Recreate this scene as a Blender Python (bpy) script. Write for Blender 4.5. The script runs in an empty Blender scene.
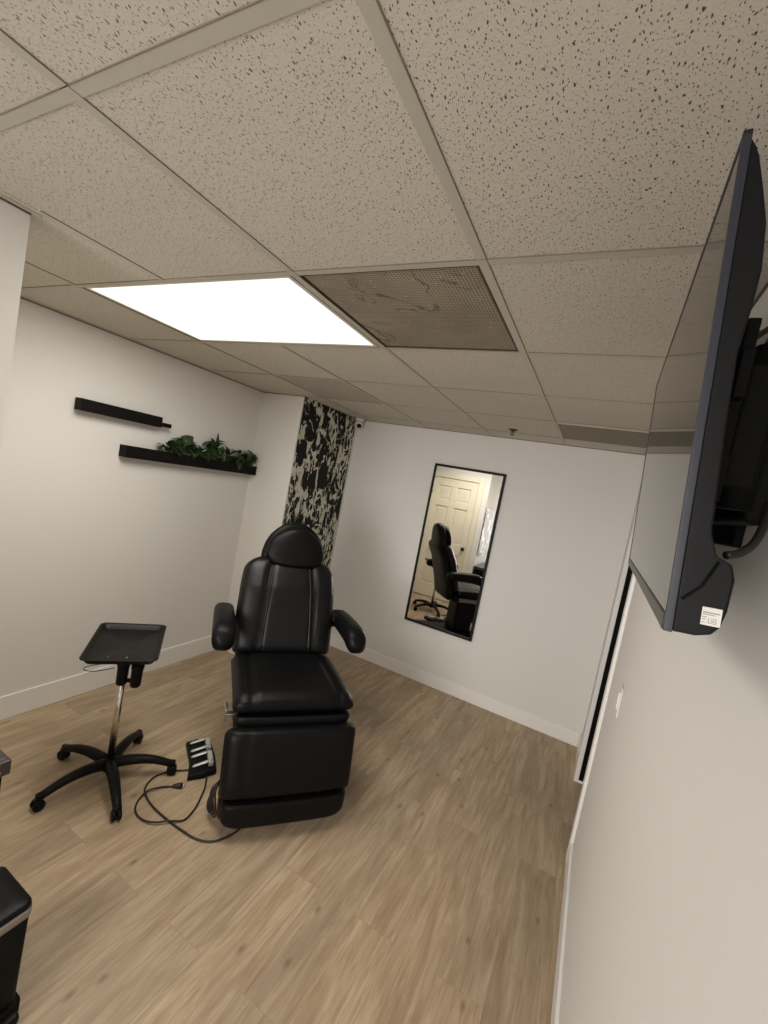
import bpy, math, random
from mathutils import Vector, Matrix
random.seed(7)
sc = bpy.context.scene
col = sc.collection
PI = math.pi
# ------------------------------------------------------------------ room numbers (metres)
H = 2.342                      # ceiling height
XL, XR = -1.825, 1.195         # left / right wall faces
YW = 2.729                     # far wall (with the mirror)
XP, YJ = -1.374, 1.832         # boxed-out corner
XC, YC = -0.652, -0.400        # outside corner of the wall beside the door
YB = -3.2
GX = [-1.80, -1.19, -0.612, 0.0, 0.60]
GY = [-3.08, -2.46, -1.85, -1.235, -0.62, 0.0, 0.635, 1.245, 1.85, 2.46]

# ------------------------------------------------------------------ materials
def nm(name):
    m = bpy.data.materials.new(name); m.use_nodes = True
    nt = m.node_tree; nt.nodes.clear()
    out = nt.nodes.new('ShaderNodeOutputMaterial')
    b = nt.nodes.new('ShaderNodeBsdfPrincipled')
    nt.links.new(b.outputs[0], out.inputs[0])
    return m, nt, b, out
def nd(nt, t, **kw):
    n = nt.nodes.new(t)
    for k, v in kw.items(): setattr(n, k, v)
    return n
def math_(nt, op, a, b=None, c=None, clamp=False):
    n = nd(nt, 'ShaderNodeMath', operation=op, use_clamp=clamp)
    for i, x in enumerate((a, b, c)):
        if x is None: continue
        if isinstance(x, (int, float)): n.inputs[i].default_value = x
        else: nt.links.new(x, n.inputs[i])
    return n.outputs[0]
def mixc(nt, f, a, b, mode='MIX'):
    n = nd(nt, 'ShaderNodeMix', data_type='RGBA', blend_type=mode)
    for s, x in ((0, f), (6, a), (7, b)):
        if isinstance(x, (int, float)): n.inputs[s].default_value = x
        elif isinstance(x, (tuple, list)): n.inputs[s].default_value = (*x[:3], 1)
        else: nt.links.new(x, n.inputs[s])
    return n.outputs[2]
def coords(nt, scale=(1, 1, 1), rot=(0, 0, 0), loc=(0, 0, 0)):
    tc = nd(nt, 'ShaderNodeTexCoord'); mp = nd(nt, 'ShaderNodeMapping')
    mp.inputs['Scale'].default_value = scale; mp.inputs['Rotation'].default_value = rot; mp.inputs['Location'].default_value = loc
    nt.links.new(tc.outputs['Object'], mp.inputs['Vector'])
    return mp.outputs[0]
def noise(nt, vec, scale, detail=2, rough=.5, dist=0):
    n = nd(nt, 'ShaderNodeTexNoise')
    n.inputs['Scale'].default_value = scale; n.inputs['Detail'].default_value = detail
    n.inputs['Roughness'].default_value = rough; n.inputs['Distortion'].default_value = dist
    nt.links.new(vec, n.inputs['Vector']); return n
def maprange(nt, v, a, b, c=0, d=1):
    n = nd(nt, 'ShaderNodeMapRange')
    n.inputs[1].default_value = a; n.inputs[2].default_value = b; n.inputs[3].default_value = c; n.inputs[4].default_value = d
    nt.links.new(v, n.inputs[0]); return n.outputs[0]
def bump(nt, b, h, strength=.2, dist=.01):
    n = nd(nt, 'ShaderNodeBump'); n.inputs['Strength'].default_value = strength; n.inputs['Distance'].default_value = dist
    nt.links.new(h, n.inputs['Height']); nt.links.new(n.outputs[0], b.inputs['Normal'])
def simple(name, c, rough=.5, metal=0, var=.06, nscale=30, bmp=0, bscale=200, spec=.5, coat=0):
    m, nt, b, out = nm(name)
    v = coords(nt); n = noise(nt, v, nscale, 3)
    dark = tuple(x * (1 - var) for x in c); lite = tuple(min(1, x * (1 + var)) for x in c)
    nt.links.new(mixc(nt, n.outputs[0], dark, lite), b.inputs['Base Color'])
    b.inputs['Roughness'].default_value = rough; b.inputs['Metallic'].default_value = metal
    b.inputs['Specular IOR Level'].default_value = spec
    if coat: b.inputs['Coat Weight'].default_value = coat
    if bmp: bump(nt, b, noise(nt, v, bscale, 2).outputs[0], bmp, .002)
    return m

M = {}
M['wall'] = simple('wall_paint', (.72, .705, .68), .75, var=.015, nscale=2, bmp=.12, bscale=130, spec=.25)
M['trim'] = simple('trim_paint', (.80, .785, .76), .45, var=.01, nscale=3)
M['grid'] = simple('ceiling_grid_paint', (.50, .465, .40), .5, var=.03)
M['door'] = simple('door_paint', (.74, .69, .56), .5, var=.02, nscale=4)
M['leather'] = simple('black_leather', (.0035, .0035, .004), .42, var=.25, nscale=8, bmp=.25, bscale=350, spec=.16)
M['leather_gloss'] = simple('black_leather_gloss', (.005, .005, .0055), .36, var=.2, nscale=8, bmp=.18, bscale=300, spec=.28)
M['black'] = simple('black_plastic', (.0038, .0038, .004), .45, var=.15, spec=.17)
M['black_matte'] = simple('black_matte', (.003, .003, .003), .7, var=.1, spec=.12)
M['black_metal'] = simple('black_metal', (.005, .005, .005), .42, var=.1, spec=.2)
M['shelf'] = simple('black_shelf_wood', (.004, .003, .003), .6, var=.3, nscale=20, spec=.15)
M['chrome'] = simple('chrome', (.70, .64, .57), .22, 1.0, var=.03)
M['steel'] = simple('brushed_steel', (.42, .42, .42), .3, 1.0, var=.1)
M['silver'] = simple('silver_plastic', (.55, .56, .56), .3, .35, var=.05)
M['white_plastic'] = simple('white_plastic', (.68, .66, .62), .4, var=.02)
M['tvback'] = simple('tv_back_plastic', (.007, .0075, .0085), .5, var=.05, bmp=.15, bscale=500, spec=.16)
M['tvedge'] = simple('tv_edge_plastic', (.026, .028, .040), .4, var=.05, spec=.4)
M['tvbottom'] = simple('tv_bottom_bezel', (.06, .055, .048), .35, .3, var=.1)
M['frame'] = simple('mirror_frame_black', (.005, .0045, .004), .5, var=.1, spec=.2)
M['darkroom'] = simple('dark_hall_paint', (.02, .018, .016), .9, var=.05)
M['cordm'] = simple('cord_rubber', (.014, .010, .009), .5, var=.1)
M['stem'] = simple('plant_stem', (.06, .10, .025), .6, var=.2)
M['brass'] = simple('sprinkler_metal', (.07, .055, .04), .4, .7, var=.1)
M['grey_print'] = simple('grey_print', (.28, .28, .31), .6)
M['tan_panel'] = simple('grey_side_panel', (.16, .155, .15), .4, var=.08)

M['seam'] = simple('ceiling_joint', (.12, .09, .065), .8)  # dark brown that paints the shadow between walls and ceiling
M['seam_soft'] = simple('ceiling_joint_soft', (.24, .20, .15), .8)  # softer brown that paints the shade beside the grid bars
# mirror glass
m, nt, b, out = nm('mirror_glass'); b.inputs['Metallic'].default_value = 1; b.inputs['Roughness'].default_value = .015
nt.links.new(mixc(nt, noise(nt, coords(nt), 3).outputs[0], (.93, .92, .88), (.95, .94, .90)), b.inputs['Base Color']); M['mirror'] = m
# tv screen
m, nt, b, out = nm('tv_screen'); b.inputs['Roughness'].default_value = .06; b.inputs['IOR'].default_value = 1.55
nt.links.new(mixc(nt, noise(nt, coords(nt), 5).outputs[0], (.012, .012, .012), (.015, .015, .014)), b.inputs['Base Color']); M['screen'] = m
# ceiling tiles
def tile_mat(name, base, dotmul=1.0):
    m, nt, b, out = nm(name)
    v = coords(nt, (1, 1, 0))
    warp = noise(nt, v, 55, 1)
    add = nd(nt, 'ShaderNodeVectorMath', operation='MULTIPLY_ADD')
    nt.links.new(warp.outputs[1], add.inputs[0]); add.inputs[1].default_value = (.010, .010, 0); nt.links.new(v, add.inputs[2])
    st = nd(nt, 'ShaderNodeMapping'); st.inputs['Scale'].default_value = (1.5, .72, 1); st.inputs['Rotation'].default_value = (0, 0, .25)
    nt.links.new(add.outputs[0], st.inputs['Vector'])
    res = None
    for scl, lo, hi, k in ((82, .07, .19, .35), (150, .08, .20, .4)):
        vo = nd(nt, 'ShaderNodeTexVoronoi', feature='F1', voronoi_dimensions='2D'); vo.inputs['Scale'].default_value = scl
        nt.links.new(st.outputs[0], vo.inputs['Vector'])
        sep = nd(nt, 'ShaderNodeSeparateColor'); nt.links.new(vo.outputs['Color'], sep.inputs[0])
        pick = math_(nt, 'GREATER_THAN', sep.outputs[0], k)
        rad = maprange(nt, sep.outputs[1], 0, 1, lo, hi)
        d = math_(nt, 'SUBTRACT', rad, vo.outputs['Distance'])
        d = maprange(nt, d, 0, .07)
        d = math_(nt, 'MULTIPLY', d, pick)
        res = d if res is None else math_(nt, 'MAXIMUM', res, d)
    res = math_(nt, 'MULTIPLY', res, .95 * dotmul, clamp=True)
    big = noise(nt, v, 1.7, 3)
    mott = noise(nt, v, 260, 2)
    c = mixc(nt, big.outputs[0], tuple(x * .93 for x in base), tuple(x * 1.05 for x in base))
    c = mixc(nt, .35, c, mixc(nt, mott.outputs[0], tuple(x * .6 for x in base), tuple(min(1, x * 1.4) for x in base)))
    c = mixc(nt, res, c, (.075, .05, .03))
    nt.links.new(c, b.inputs['Base Color']); b.inputs['Roughness'].default_value = .9; b.inputs['Specular IOR Level'].default_value = .15
    hh = math_(nt, 'SUBTRACT', math_(nt, 'MULTIPLY', mott.outputs[0], .3), res)
    bump(nt, b, hh, .5, .003)
    return m
M['tile'] = tile_mat('ceiling_tile', (.62, .575, .505), 1.0)
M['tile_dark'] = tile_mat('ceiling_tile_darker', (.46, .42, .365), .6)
# vent filter mesh
def vent_mat(name, c0, c1, streak=True):
    m, nt, b, out = nm(name)
    v = coords(nt, (1, 1, 0))
    vo = nd(nt, 'ShaderNodeTexVoronoi', feature='DISTANCE_TO_EDGE', voronoi_dimensions='2D'); vo.inputs['Scale'].default_value = 95; vo.inputs['Randomness'].default_value = .12
    nt.links.new(v, vo.inputs['Vector'])
    e = maprange(nt, vo.outputs['Distance'], .10, .28)
    big = noise(nt, v, 3.2, 4, .6, .6)
    base = mixc(nt, maprange(nt, big.outputs[0], .35, .65), c0, c1)
    c = mixc(nt, math_(nt, 'MULTIPLY', e, .75), base, tuple(x * .22 for x in c0))
    if streak:
        # dusty cracks that wander across the filter
        w = noise(nt, coords(nt, (1, .6, 0), (0, 0, .7), (.3, .1, 0)), 4.2, 3, .6, 1.2)
        ridge = math_(nt, 'ABSOLUTE', math_(nt, 'SUBTRACT', w.outputs[0], .5))
        ridge = maprange(nt, ridge, 0, .014, 1, 0)
        sel = maprange(nt, noise(nt, v, 2.6, 1).outputs[0], .5, .58)
        c = mixc(nt, math_(nt, 'MULTIPLY', math_(nt, 'MULTIPLY', ridge, sel), .8), c, (.05, .03, .018))
        sp = nd(nt, 'ShaderNodeTexVoronoi', voronoi_dimensions='2D'); sp.inputs['Scale'].default_value = 9
        nt.links.new(v, sp.inputs['Vector'])
        c = mixc(nt, math_(nt, 'LESS_THAN', sp.outputs['Distance'], .022), c, (.7, .62, .5))
    nt.links.new(c, b.inputs['Base Color']); b.inputs['Roughness'].default_value = .8
    bump(nt, b, math_(nt, 'MULTIPLY', e, -1), .6, .004)
    return m
M['vent'] = vent_mat('vent_filter', (.34, .285, .215), (.44, .38, .29))
M['vent_grey'] = simple('vent_grey', (.25, .225, .175), .8, var=.08, nscale=14)
# luminous diffuser
def emit(name, c, s):
    m, nt, b, out = nm(name)
    b.inputs['Base Color'].default_value = (.8, .8, .75, 1)
    b.inputs['Emission Strength'].default_value = s
    n = noise(nt, coords(nt), 40, 1)
    nt.links.new(mixc(nt, n.outputs[0], tuple(x * .99 for x in c), c), b.inputs['Emission Color'])
    return m
M['diffuser'] = emit('light_diffuser', (1.0, .99, .87), 1.2)
M['diffuser_rear'] = emit('light_diffuser_rear', (1.0, .965, .91), 6)
# floor
def floor_mat():
    m, nt, b, out = nm('oak_vinyl_planks')
    v = coords(nt, (1, 1, 0), (0, 0, PI / 2), (0.07, .31, 0))
    br = nd(nt, 'ShaderNodeTexBrick'); br.offset = .37; br.offset_frequency = 2; br.squash = 1
    br.inputs['Scale'].default_value = 1; br.inputs['Brick Width'].default_value = 1.22; br.inputs['Row Height'].default_value = .182
    br.inputs['Mortar Size'].default_value = .0011; br.inputs['Mortar Smooth'].default_value = .2; br.inputs['Bias'].default_value = 0
    br.inputs['Color1'].default_value = (0, 0, 0, 1); br.inputs['Color2'].default_value = (1, 1, 1, 1); br.inputs['Mortar'].default_value = (.5, .5, .5, 1)
    nt.links.new(v, br.inputs['Vector'])
    sep = nd(nt, 'ShaderNodeSeparateColor'); nt.links.new(br.outputs['Color'], sep.inputs[0]); rnd = sep.outputs[0]
    # shift the grain per plank
    off = nd(nt, 'ShaderNodeCombineXYZ'); nt.links.new(math_(nt, 'MULTIPLY', rnd, 37.0), off.inputs[0]); nt.links.new(math_(nt, 'MULTIPLY', rnd, 11.0), off.inputs[2])
    ad = nd(nt, 'ShaderNodeVectorMath', operation='ADD'); nt.links.new(v, ad.inputs[0]); nt.links.new(off.outputs[0], ad.inputs[1])
    def st(s):
        mp = nd(nt, 'ShaderNodeMapping'); mp.inputs['Scale'].default_value = s; nt.links.new(ad.outputs[0], mp.inputs['Vector']); return mp.outputs[0]
    g1 = noise(nt, st((.9, 7, 1)), 2.2, 5, .6, 1.0)
    g2 = noise(nt, st((1.3, 26, 1)), 3.5, 5, .7, .5)
    g3 = noise(nt, st((1.0, 3.2, 1)), 2.4, 3, .5, .8)
    c = mixc(nt, maprange(nt, g1.outputs[0], .32, .70), (.33, .245, .160), (.53, .415, .285))
    c = mixc(nt, math_(nt, 'MULTIPLY', maprange(nt, g2.outputs[0], .45, .68), .62), c, (.25, .165, .095))
    c = mixc(nt, math_(nt, 'MULTIPLY', maprange(nt, g3.outputs[0], .55, .75), .45), c, (.24, .165, .10))
    tint = mixc(nt, rnd, (.88, .88, .89), (1.07, 1.055, 1.03))
    c = mixc(nt, 1.0, c, tint, 'MULTIPLY')
    # knots
    kv = nd(nt, 'ShaderNodeTexVoronoi', voronoi_dimensions='2D'); kv.inputs['Scale'].default_value = 2.6
    nt.links.new(st((1, 2.1, 1)), kv.inputs['Vector'])
    kn = maprange(nt, kv.outputs['Distance'], .005, .075, 1, 0)
    ksep = nd(nt, 'ShaderNodeSeparateColor'); nt.links.new(kv.outputs['Color'], ksep.inputs[0])
    kn = math_(nt, 'MULTIPLY', kn, math_(nt, 'GREATER_THAN', ksep.outputs[2], .62))
    c = mixc(nt, math_(nt, 'MULTIPLY', kn, .65), c, (.12, .075, .04))
    c = mixc(nt, math_(nt, 'MULTIPLY', br.outputs['Fac'], .28), c, (.13, .085, .05))
    nt.links.new(c, b.inputs['Base Color'])
    b.inputs['Roughness'].default_value = .48; b.inputs['Specular IOR Level'].default_value = .38
    bump(nt, b, math_(nt, 'SUBTRACT', math_(nt, 'MULTIPLY', g2.outputs[0], .25), br.outputs['Fac']), .25, .002)
    return m
M['floor'] = floor_mat()
# black panel with torn cream strokes
def marble_mat(name, seed, scale, ax, cream=(.62, .60, .50), thr=.035):
    m, nt, b, out = nm(name)
    tc = nd(nt, 'ShaderNodeTexCoord'); sx = nd(nt, 'ShaderNodeSeparateXYZ'); nt.links.new(tc.outputs['Object'], sx.inputs[0])
    cx = nd(nt, 'ShaderNodeCombineXYZ'); nt.links.new(sx.outputs[1], cx.inputs[0]); nt.links.new(sx.outputs[2], cx.inputs[1]); cx.inputs[2].default_value = seed
    mp = nd(nt, 'ShaderNodeMapping'); mp.inputs['Rotation'].default_value = (0, 0, -.80); mp.inputs['Scale'].default_value = (1.35, .75, 1)
    nt.links.new(cx.outputs[0], mp.inputs['Vector']); v = mp.outputs[0]
    wv = nd(nt, 'ShaderNodeVectorMath', operation='MULTIPLY_ADD')
    nt.links.new(noise(nt, v, scale * 1.6, 2, .6, .4).outputs[1], wv.inputs[0]); wv.inputs[1].default_value = (.42, .42, 0); nt.links.new(v, wv.inputs[2])
    ve = nd(nt, 'ShaderNodeTexVoronoi', feature='DISTANCE_TO_EDGE', voronoi_dimensions='2D'); ve.inputs['Scale'].default_value = scale * 1.9
    nt.links.new(wv.outputs[0], ve.inputs['Vector'])
    wid = maprange(nt, noise(nt, v, scale * 2.6, 3, .6, .5).outputs[0], .42, .66, .0, .24)
    r1 = maprange(nt, math_(nt, 'SUBTRACT', wid, ve.outputs['Distance']), 0, .015)
    n2 = noise(nt, v, scale * 2.2, 3, .55, 1.2)
    r2 = maprange(nt, math_(nt, 'ABSOLUTE', math_(nt, 'SUBTRACT', n2.outputs[0], .5)), thr * .9, thr * 1.15, 1, 0)
    area = maprange(nt, noise(nt, v, scale * .7, 2, .5, .4).outputs[0], .53, .57)
    blot = maprange(nt, noise(nt, v, scale * 1.5, 3, .6, 1.4).outputs[0], .65, .67)
    f = math_(nt, 'MAXIMUM', math_(nt, 'MAXIMUM', math_(nt, 'MULTIPLY', r1, .95), math_(nt, 'MULTIPLY', r2, area)), blot)
    brk = maprange(nt, noise(nt, v, scale * 7, 2, .6).outputs[0], .36, .44)
    f = math_(nt, 'MULTIPLY', f, brk)
    nt.links.new(mixc(nt, f, (.008, .007, .006), cream), b.inputs['Base Color'])
    b.inputs['Roughness'].default_value = .5; b.inputs['Specular IOR Level'].default_value = .15
    return m
M['marble'] = marble_mat('torn_stroke_panel', 5.7, 2.9, 0, (.62, .60, .50), .030)
M['poster'] = marble_mat('poster_print', 2.1, 1.7, 0, (.7, .7, .68), .05)
# speckled desk top
m, nt, b, out = nm('speckled_black_top'); v = coords(nt)
vo = nd(nt, 'ShaderNodeTexVoronoi'); vo.inputs['Scale'].default_value = 60; nt.links.new(v, vo.inputs['Vector'])
c = mixc(nt, math_(nt, 'LESS_THAN', vo.outputs['Distance'], .16), (.035, .028, .03), (.30, .27, .27))
nt.links.new(c, b.inputs['Base Color']); b.inputs['Roughness'].default_value = .3; M['desk_top'] = m
# leaves
m, nt, b, out = nm('green_leaf'); v = coords(nt)
oi = nd(nt, 'ShaderNodeObjectInfo')
c = mixc(nt, noise(nt, v, 28, 2).outputs[0], (.008, .022, .007), (.035, .080, .018))
nt.links.new(c, b.inputs['Base Color']); b.inputs['Roughness'].default_value = .4; M['leaf'] = m

# ------------------------------------------------------------------ mesh builder
class MB:
    def __init__(s): s.v = []; s.f = []; s.sm = []
    def add(s, vs, fs, smooth=False, mat=None):
        o = len(s.v)
        s.v += [tuple(mat @ Vector(p)) if mat is not None else tuple(p) for p in vs]
        for f in fs: s.f.append([i + o for i in f]); s.sm.append(smooth)
        return s
    def box(s, x0, x1, y0, y1, z0, z1, mat=None):
        vs = [(x, y, z) for x in (x0, x1) for y in (y0, y1) for z in (z0, z1)]
        fs = [(0, 1, 3, 2), (4, 6, 7, 5), (0, 4, 5, 1), (2, 3, 7, 6), (0, 2, 6, 4), (1, 5, 7, 3)]
        return s.add(vs, fs, False, mat)
    def loft(s, rings, cap=True, closed=True, smooth=True, mat=None):
        n = len(rings[0]); vs = [p for r in rings for p in r]; fs = []
        for i in range(len(rings) - 1):
            for j in range(n if closed else n - 1):
                k = (j + 1) % n
                fs.append((i * n + j, i * n + k, (i + 1) * n + k, (i + 1) * n + j))
        if cap:
            fs.append(tuple(reversed(range(n)))); fs.append(tuple((len(rings) - 1) * n + j for j in range(n)))
        return s.add(vs, fs, smooth, mat)
    def tube(s, pts, r, seg=10, smooth=True, mat=None, cap=True):
        pts = [Vector(p) for p in pts]; rs = r if isinstance(r, (list, tuple)) else [r] * len(pts)
        t0 = (pts[1] - pts[0]).normalized()
        a = Vector((0, 0, 1)) if abs(t0.z) < .9 else Vector((1, 0, 0))
        nrm = (a - t0 * a.dot(t0)).normalized(); rings = []
        for i, p in enumerate(pts):
            t = ((pts[min(i + 1, len(pts) - 1)] - pts[max(i - 1, 0)])).normalized()
            nrm = (nrm - t * nrm.dot(t)).normalized(); bi = t.cross(nrm)
            rings.append([p + (nrm * math.cos(2 * PI * k / seg) + bi * math.sin(2 * PI * k / seg)) * rs[i] for k in range(seg)])
        return s.loft(rings, cap=cap, smooth=smooth, mat=mat)
    def lathe(s, prof, seg=24, c=(0, 0, 0), mat=None, smooth=True):
        rings = [[(c[0] + r * math.cos(2 * PI * k / seg), c[1] + r * math.sin(2 * PI * k / seg), c[2] + z) for k in range(seg)] for r, z in prof]
        return s.loft(rings, smooth=smooth, mat=mat)
    def build(s, name, mat, parent=None, bevel=0, bseg=3, subsurf=0, loc=None):
        me = bpy.data.meshes.new(name); me.from_pydata(s.v, [], s.f); me.validate(); me.update()
        for p, f in zip(me.polygons, s.sm): p.use_smooth = f
        me.materials.append(mat)
        import bmesh
        bm = bmesh.new(); bm.from_mesh(me); bmesh.ops.recalc_face_normals(bm, faces=bm.faces); bm.to_mesh(me); bm.free()
        o = bpy.data.objects.new(name, me); col.objects.link(o)
        if parent is not None: o.parent = parent
        if loc is not None: o.location = loc
        if bevel:
            bv = o.modifiers.new('bevel', 'BEVEL'); bv.width = bevel; bv.segments = bseg; bv.limit_method = 'ANGLE'; bv.angle_limit = .6
            for p in me.polygons: p.use_smooth = True
            wn = o.modifiers.new('wn', 'WEIGHTED_NORMAL')
        if subsurf:
            ss = o.modifiers.new('ss', 'SUBSURF'); ss.levels = subsurf; ss.render_levels = subsurf
        return o
def spline(pts, n=8):
    P = [Vector(p) for p in pts]; out = []
    for i in range(len(P) - 1):
        p0 = P[max(i - 1, 0)]; p1 = P[i]; p2 = P[i + 1]; p3 = P[min(i + 2, len(P) - 1)]
        for k in range(n):
            t = k / n
            out.append(.5 * ((2 * p1) + (-p0 + p2) * t + (2 * p0 - 5 * p1 + 4 * p2 - p3) * t * t + (-p0 + 3 * p1 - 3 * p2 + p3) * t ** 3))
    out.append(P[-1]); return out
def tag(o, label, cat, group=None, kind=None):
    if label: o['label'] = label
    if cat: o['category'] = cat
    if group: o['group'] = group
    if kind: o['kind'] = kind
    return o
def thing(name, label, cat, loc=(0, 0, 0), rotz=0, group=None):
    o = bpy.data.objects.new(name, None); col.objects.link(o); o.empty_display_size = .1
    o.location = loc; o.rotation_euler = (0, 0, rotz); return tag(o, label, cat, group)
def struct(name, mb, mat, label, cat, **k):
    return tag(mb.build(name, mat, **k), label, cat, kind='structure')

# ------------------------------------------------------------------ room shell
T = .1
struct('floor', MB().box(XL - T, 2.4, YB - T, YW + T, -.1, 0), M['floor'], 'light oak vinyl plank floor', 'floor')
struct('wall_left', MB().box(XL - T, XL, YC - T, YW + T, 0, H), M['wall'], 'off-white left wall carrying the two black shelves', 'wall')
struct('wall_recess', MB().box(XL, XP, YJ, YW + T, 0, H), M['wall'], 'off-white boxed-out corner beside the black patterned panel', 'wall')
struct('wall_far', MB().box(XP, XR + .12, YW, YW + T, 0, H), M['wall'], 'off-white far wall carrying the tall mirror', 'wall')
D0, D1, DH = 1.50, 2.235, 2.03
struct('wall_right', MB().box(XR, XR + .12, YB, D0, 0, H).box(XR, XR + .12, D1, YW, 0, H).box(XR, XR + .12, D0, D1, DH, H),
       M['wall'], 'off-white right wall behind the television with a doorway at its far end', 'wall')
E0, E1 = -1.600, -.825
struct('wall_entry', MB().box(XL, E0, YC - T, YC, 0, H).box(E1, XC, YC - T, YC, 0, H).box(E0, E1, YC - T, YC, 2.035, H).box(E0 - .05, E1 + .05, YC - T - .03, YC - T, 0, 2.1),
       M['wall'], 'off-white wall around the cream entry door, seen in the mirror', 'wall')
struct('wall_side', MB().box(XC - T, XC, YB, YC - T, 0, H), M['wall'], 'off-white wall end at the left edge of the photo', 'wall')
struct('wall_rear', MB().box(XC - T, XR + .12, YB - T, YB, 0, H), M['wall'], 'off-white wall behind the camera', 'wall')
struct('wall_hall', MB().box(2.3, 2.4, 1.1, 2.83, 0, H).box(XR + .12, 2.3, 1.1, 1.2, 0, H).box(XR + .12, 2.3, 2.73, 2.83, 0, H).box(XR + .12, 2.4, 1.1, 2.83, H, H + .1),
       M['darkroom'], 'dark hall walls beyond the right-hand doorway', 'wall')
# ceiling: tiles recessed in the grid
LX0, LX1, LY0, LY1 = GX[1], GX[3], GY[5], GY[6]
tiles = MB(); dark = MB()
xs = [XL] + GX[1:] + [XR]; ys = [YB] + GY + [YW]
for i in range(len(xs) - 1):
    for j in range(len(ys) - 1):
        x0, x1, y0, y1 = xs[i], xs[i + 1], ys[j], ys[j + 1]
        if y1 <= YC and x1 <= GX[2] + .01: continue
        if y0 >= GY[5] - .01 and y1 <= GY[6] + .01 and GX[1] - .01 <= x0 < GX[4] - .01: continue       # light + vent
        if y0 >= GY[8] - .01 and y1 <= GY[9] + .01 and x0 >= GX[4] - .01: continue                      # grey grille
        if y0 >= GY[1] - .01 and y1 <= GY[2] + .01 and GX[2] - .01 <= x0 < GX[4] - .01: continue       # rear light
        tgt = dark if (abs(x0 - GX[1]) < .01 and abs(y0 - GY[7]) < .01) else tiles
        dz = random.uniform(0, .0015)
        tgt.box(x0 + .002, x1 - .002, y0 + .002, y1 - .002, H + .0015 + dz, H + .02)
tiles.box(XL - T, XR + .12, YB - T, YW + T, H + .022, H + .1)
tiles.build('ceiling', M['tile']); tag(bpy.data.objects['ceiling'], 'suspended ceiling of pitted beige fissured tiles', 'ceiling', kind='structure')
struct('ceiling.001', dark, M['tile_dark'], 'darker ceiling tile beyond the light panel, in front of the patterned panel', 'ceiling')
g = MB(); w = .012
for k, x in enumerate(GX[1:]):
    y0 = YC if x < XC else YB
    if abs(x - GX[2]) < .01:
        g.box(x - w, x + w, YC, LY0, H - .001, H + .004).box(x - w, x + w, LY1, YW, H - .001, H + .004)
    elif abs(x - GX[3]) < .01:
        g.box(x - w, x + w, y0, GY[1], H - .001, H + .004).box(x - w, x + w, GY[2], YW, H - .001, H + .004)
    else: g.box(x - w, x + w, y0, YW, H - .001, H + .004)
for y in GY:
    x0 = XL if y > YC else XC
    g.box(x0, XR, y - w, y + w, H - .0005, H + .0045)
for (x0, x1, y0, y1) in ((XL, XL + .02, YC, YJ), (XL, XP, YJ - .02, YJ), (XP, XP + .02, YJ - .02, YW), (XP, XR, YW - .022, YW), (XR - .022, XR, YB, YW), (XL, XC + .02, YC, YC + .02), (XC, XC + .02, YB, YC)):
    g.box(x0, x1, y0, y1, H - .003, H + .002)
struct('trim_1', g, M['grid'], 'beige metal suspension grid holding the ceiling tiles', 'ceiling grid')
g2 = MB(); g3 = MB()  # thin strips standing in for shadow at ceiling edges and grid bars
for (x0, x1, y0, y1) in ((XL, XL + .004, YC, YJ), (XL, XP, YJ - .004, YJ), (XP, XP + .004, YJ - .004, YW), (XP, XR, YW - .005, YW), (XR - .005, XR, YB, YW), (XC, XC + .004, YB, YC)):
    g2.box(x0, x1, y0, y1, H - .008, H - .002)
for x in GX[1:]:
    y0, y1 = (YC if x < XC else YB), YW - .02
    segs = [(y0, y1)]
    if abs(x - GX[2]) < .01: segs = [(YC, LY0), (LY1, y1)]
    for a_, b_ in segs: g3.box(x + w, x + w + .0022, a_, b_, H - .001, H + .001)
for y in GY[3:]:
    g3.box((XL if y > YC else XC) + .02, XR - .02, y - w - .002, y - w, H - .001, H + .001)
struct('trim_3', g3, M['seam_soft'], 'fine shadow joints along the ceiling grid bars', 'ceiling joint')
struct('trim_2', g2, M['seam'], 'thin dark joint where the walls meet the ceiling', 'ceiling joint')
# baseboards
bh, bt = .115, .014
def bb(name, boxes, label):
    mb = MB()
    for (x0, x1, y0, y1) in boxes: mb.box(x0, x1, y0, y1, 0, bh)
    o = struct(name, mb, M['trim'], label, 'baseboard', bevel=.003, bseg=2)
mbl = MB().box(XL, XL + bt, YC, YJ, 0, .145)
struct('baseboard_left', mbl, M['trim'], 'white baseboard along the left wall behind the tray stand', 'baseboard', bevel=.003, bseg=2)
bb('baseboard_recess', [(XL, XP + bt, YJ - bt, YJ), (XP, XP + bt, YJ, YW)], 'white baseboard around the boxed-out corner behind the chair')
bb('baseboard_far', [(XP + bt, XR, YW - bt, YW)], 'white baseboard under the tall mirror')
bb('baseboard_right', [(XR - bt, XR, YB, D0 - .07), (XR - bt, XR, D1 + .07, YW - bt)], 'white baseboard along the television wall')
bb('baseboard_side', [(XC, XC + bt, YB, YC), (XC - .02, XC + bt, YC, YC + bt)], 'white baseboard beside the black desk')
# right-hand doorway
d = MB()
d.box(XR - .016, XR, D1, D1 + .07, 0, DH + .07).box(XR - .016, XR, D0 - .07, D0, 0, DH + .07).box(XR - .016, XR, D0 - .07, D1 + .07, DH, DH + .07)
d.box(XR - .016, XR + .012, D1 - .012, D1, 0, DH).box(XR + .012, XR + .12, D1 - .012, D1, 0, .02).box(XR, XR + .12, D0, D0 + .004, 0, DH).box(XR, XR + .12, D0, D1, DH - .012, DH)
door1 = struct('door_1', d, M['trim'], 'white cased doorway at the far end of the right wall, dark inside', 'doorway', bevel=.002, bseg=2)
MB().box(XR + .012, XR + .12, D1 - .012, D1, .02, DH - .012).build('dark_slot', M['black_matte'], door1)['label'] = 'tall black slot inside the white doorway frame'

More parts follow.
